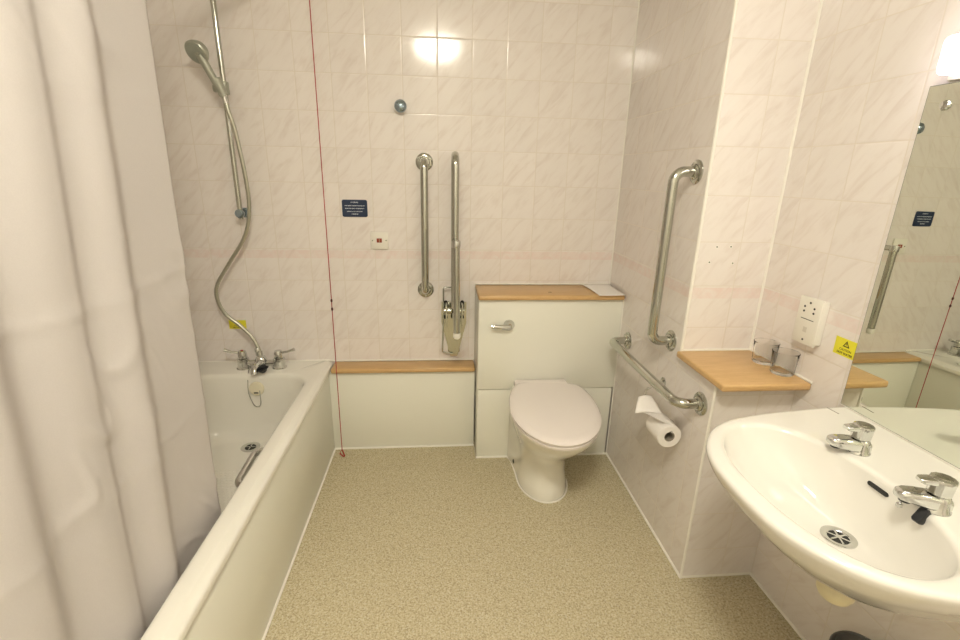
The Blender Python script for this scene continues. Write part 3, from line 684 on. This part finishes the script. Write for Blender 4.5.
rings = [under(.540, .20, .0), under(.552, .32, .0), under(.580, .46, .0), under(.612, .60, .0), under(.643, .715, .0), under(.670, .80, .0), outline(.692, .050), outline(.712, .031), outline(.735, .014), outline(.753, .004), outline(.765, .0), outline(.7715, .0015), outline(.7746, .006), outline(.7753, .012)]
V = loft(bm, rings, True, False, True)
# deck: outline -> bowl edge (closed ring of the bowl has to include the back)
def full_oval(cx, cy, ax, ay, z, e=2.2, n=None):
    out = []
    for k in range(NB):
        # angle chosen to pair with outline vertex k; back of the bowl is spread over the deck ring
        a = k / NB * 2 * PI + PI / NB + 0.0
        out.append(a)
    return out
top = V[-1]
NR = 96
angs = [2 * PI * k / NR for k in range(NR)]
def ring(cx, cy, ax, ay, z, e=2.2):
    out = []
    for a in angs:
        c_, s_ = math.cos(a), math.sin(a)
        out.append(Vector((cx + ax * math.copysign(abs(c_) ** (2 / e), c_), cy + ay * math.copysign(abs(s_) ** (2 / e), s_), z)))
    return out
CX = .737
bowl = [ring(CX, BY, .162, .256, .7753), ring(CX, BY, .156, .250, .7750), ring(CX, BY, .152, .246, .7742), ring(CX, BY, .147, .240, .7715), ring(CX, BY, .143, .235, .765), ring(CX + .008, BY, .138, .222, .735), ring(CX + .018, BY, .124, .195, .70), ring(CX + .032, BY, .106, .160, .668), ring(CX + .05, BY, .082, .115, .645), ring(CX + .066, BY + .001, .056, .07, .633), ring(.816, BY + .003, .034, .036, .6285, 2), ring(.818, BY + .004, .022, .022, .627, 2)]
W = loft(bm, bowl, False, True)
# bridge the deck by triangulating between the outer loop and the bowl loop
e_out = [bm.edges.get((top[i], top[(i + 1) % NB])) or bm.edges.new((top[i], top[(i + 1) % NB])) for i in range(NB)]
e_in = [bm.edges.get((W[0][i], W[0][(i + 1) % NR])) for i in range(NR)]
bmesh.ops.triangle_fill(bm, edges=e_out + e_in, use_beauty=True)
bb_ = obj('basin_bowl', bm, BASINW, bs, ang=60); bb_.modifiers.new('wn', 'WEIGHTED_NORMAL').keep_sharp = True
DRX, DRY, DRZ = .818, BY + .004, .6275
bm = B(); lathe(bm, [(.034, .001), (.034, .0035), (.028, .005), (.0215, .002), (.0205, .0015)], (DRX, DRY, DRZ)); dd = obj('waste_ring', bm, CHROME, bs)
bm = B(); lathe(bm, [(.021, 0), (.021, .0017)], (DRX, DRY, DRZ)); obj('waste_opening', bm, DARK, dd)
bm = B()
for k in range(3):
    M = Matrix.Translation((DRX, DRY, DRZ)) @ Matrix.Rotation(k * PI / 3 + .2, 4, 'Z'); box(bm, (-.0215, -.0022, .0016), (.0215, .0022, .0034), .0006, M=M)
lathe(bm, [(.006, .0016), (.006, .0038)], (DRX, DRY, DRZ)); obj('waste_grid', bm, CHROME, dd)
Mo = basis((.8805, -1.479, .7485), (0, -1, 0), (.10, 0, .99), (-.99, 0, .10))
bm = B(); rr = rrect(-.024, .024, -.0048, .0048, .0046, 0)
loft(bm, [[Vector((q.x, q.y, z)) for q in rr] for z in (-.004, .002)]); bmesh.ops.transform(bm, matrix=Mo, verts=bm.verts); obj('overflow_slot', bm, DARK, bs)
bm = B(); x_ = -.018
random.seed(5)
Mb = basis((1.018, -1.190, .7756), (.10, -.99, 0), (.99, .1, 0), (0, 0, 1))
while x_ < .018:
    w = random.uniform(.0016, .003); box(bm, (x_, -.0016, -.0003), (x_ + w, .0016, .0003), M=Mb); x_ += w + .0008
obj('stamped_mark', bm, plain('grey_stamp', (.22, .20, .17), .6), bs, smooth=False)
def basin_tap(c, label, ay):
    c = Vector(c); t = thing('basin_tap', label, 'tap', c); aim = Vector((-1, ay, 0)).normalized(); sd = Vector((-aim.y, aim.x, 0))
    bm = B(); lathe(bm, [(.026, 0), (.026, .003), (.023, .006), (.022, .024), (.019, .031), (.015, .034)], c)
    pr = []
    for s, w, h0, h1 in ((-.016, .019, .002, .028), (.012, .0205, .003, .033), (.035, .0195, .009, .036), (.056, .018, .014, .037), (.068, .014, .017, .036), (.073, .008, .020, .033)):
        rr = rrect(-w, w, h0, h1, min(.009, (h1 - h0) * .45), 0, 5)
        pr.append([c + aim * s + sd * q.x + Vector((0, 0, q.y)) for q in rr])
    loft(bm, pr); obj('body', bm, CHROME, t, ang=50)
    bm = B(); lathe(bm, [(.010, -.004), (.010, .004)], c + aim * .054 + Vector((0, 0, .015)), (0, 0, 1), 16); obj('outlet', bm, DARK, t)
    bm = B(); nn = 48
    def flut(r_, h): return [c + Vector((0, 0, h)) + Vector((math.cos(2 * PI * k / nn), math.sin(2 * PI * k / nn), 0)) * (r_ + (.0009 if (k // 2) % 2 else 0)) for k in range(nn)]
    loft(bm, [flut(.013, .030), flut(.0135, .034), flut(.0185, .036), flut(.0195, .056), flut(.0205, .063), flut(.019, .067), flut(.015, .0685)])
    pr = []
    for s, w, h0, h1 in ((.0, .013, .052, .066), (.024, .012, .055, .066), (.038, .0115, .056, .065), (.043, .007, .058, .064)):
        rr = rrect(-w, w, h0, h1, .003, 0, 4); pr.append([c + aim * s + sd * q.x + Vector((0, 0, q.y)) for q in rr])
    loft(bm, pr); h = obj('lever_head', bm, CHROME, t, ang=35)
    bm = B(); lathe(bm, [(.0135, .0683), (.013, .070), (.008, .071)], c, n=24); obj('index_cap', bm, STEEL, h)
basin_tap((.916, -1.378, BZ + .0004), 'chrome basin tap at the shelf end of the basin', .06)
basin_tap((.897, -1.573, BZ + .0004), 'chrome basin tap with black plug hanging beneath it', .20)
bp_ = thing('basin_plug', 'black rubber basin plug on a short chain under the basin tap', 'plug', (.87, -1.57, .77))
Mp = basis((.872, -1.580, .762), (.1, -1, 0), (-.55, -.05, -.83), (-.83, -.08, .55))
bm = B(); rr = rrect(-.0085, .0085, -.0165, .0165, .005, 0, 5)
loft(bm, [[Vector((q.x * s, q.y * s, z)) for q in rr] for z, s in ((-.002, .94), (.002, 1.0), (.008, 1.0), (.012, .9))]); bmesh.ops.transform(bm, matrix=Mp, verts=bm.verts); obj('plug_body', bm, BLACK, bp_)
bm = B(); tube(bm, smooth_path([(.880, -1.560, .794), (.872, -1.550, .788), (.866, -1.545, .776), (.862, -1.543, .766)], 6), .0018, 8)
lathe(bm, [(.002, -.006), (.0058, -.003), (.0058, .003), (.002, .006)], (.861, -1.543, .760), (0, 0, 1), 14); tube(bm, smooth_path([(.884, -1.566, .790), (.880, -1.572, .782), (.878, -1.577, .774)], 5), .0018, 8); obj('ball_chain', bm, CHROME, bp_)
# trap and bin under the basin
wt = thing('bottle_trap', 'cream plastic bottle trap under the wash basin', 'trap', (.83, -1.5, .48))
bm = B(); lathe(bm, [(.018, .085), (.020, .062), (.030, .058), (.032, .03), (.036, .025), (.036, .008), (.030, -.004), (.012, -.010)], (.825, -1.505, .494)); obj('trap_body', bm, CREAM, wt)
bm = B(); tube(bm, [(.845, -1.505, .532), (wall_x(-1.505) + .0005, -1.505, .532)], .017, 16); obj('outlet_pipe', bm, PLAST, wt)
bn_ = thing('waste_bin', 'dark grey round bin on the floor under the basin', 'bin', (.985, -1.478, 0))
bm = B(); lathe(bm, [(.054, .001), (.057, .006), (.064, .245)], (.985, -1.478, 0), n=40); obj('bin_body', bm, GREY, bn_)
bm = B(); lathe(bm, [(.066, .245), (.067, .256), (.062, .264), (.057, .266), (.054, .262), (.02, .266)], (.985, -1.478, 0), n=40); obj('bin_lid', bm, GREY, bn_)

# ------------------------------------------------------------------ ceiling lamp (behind the camera, mirrored in the tiles)
cl_ = thing('ceiling_light', 'round domed ceiling lamp of the bathroom', 'light', (-.06, -2.17, ZC))
bm = B(); lathe(bm, [(.185, -.0005), (.185, -.022), (.172, -.026)], (-.06, -2.17, ZC), (0, 0, 1), 48); obj('lamp_base', bm, PLAST, cl_)
bm = B(); lathe(bm, [(.168, -.0265), (.165, -.045), (.145, -.072), (.105, -.092), (.05, -.103), (.01, -.105)], (-.06, -2.17, ZC), (0, 0, 1), 48); obj('lamp_diffuser', bm, LAMPW, cl_)

# ------------------------------------------------------------------ camera
cam = bpy.data.cameras.new('camera'); co = bpy.data.objects.new('camera', cam); COL.objects.link(co)
cam.sensor_width = 36; cam.lens = 36 * 467.79 / 960; cam.clip_start = .02
yaw, pit, rol = .088752, .301711, .021144
f = Vector((math.sin(yaw) * math.cos(pit), math.cos(yaw) * math.cos(pit), -math.sin(pit))); r = Vector((math.cos(yaw), -math.sin(yaw), 0)); u = r.cross(f)
r2 = r * math.cos(rol) + u * math.sin(rol); u2 = -r * math.sin(rol) + u * math.cos(rol)
co.matrix_world = basis((-.047917, -2.250744, 1.371441), r2, u2, -f)
scene.camera = co
w = bpy.data.worlds.new('world'); scene.world = w; w.use_nodes = True; w.node_tree.nodes['Background'].inputs[0].default_value = (.02, .018, .015, 1)
vs_ = scene.view_settings; vs_.view_transform = 'Standard'; vs_.look = 'None'; vs_.gamma = 1; vs_.use_curve_mapping = False; vs_.exposure = 0.70
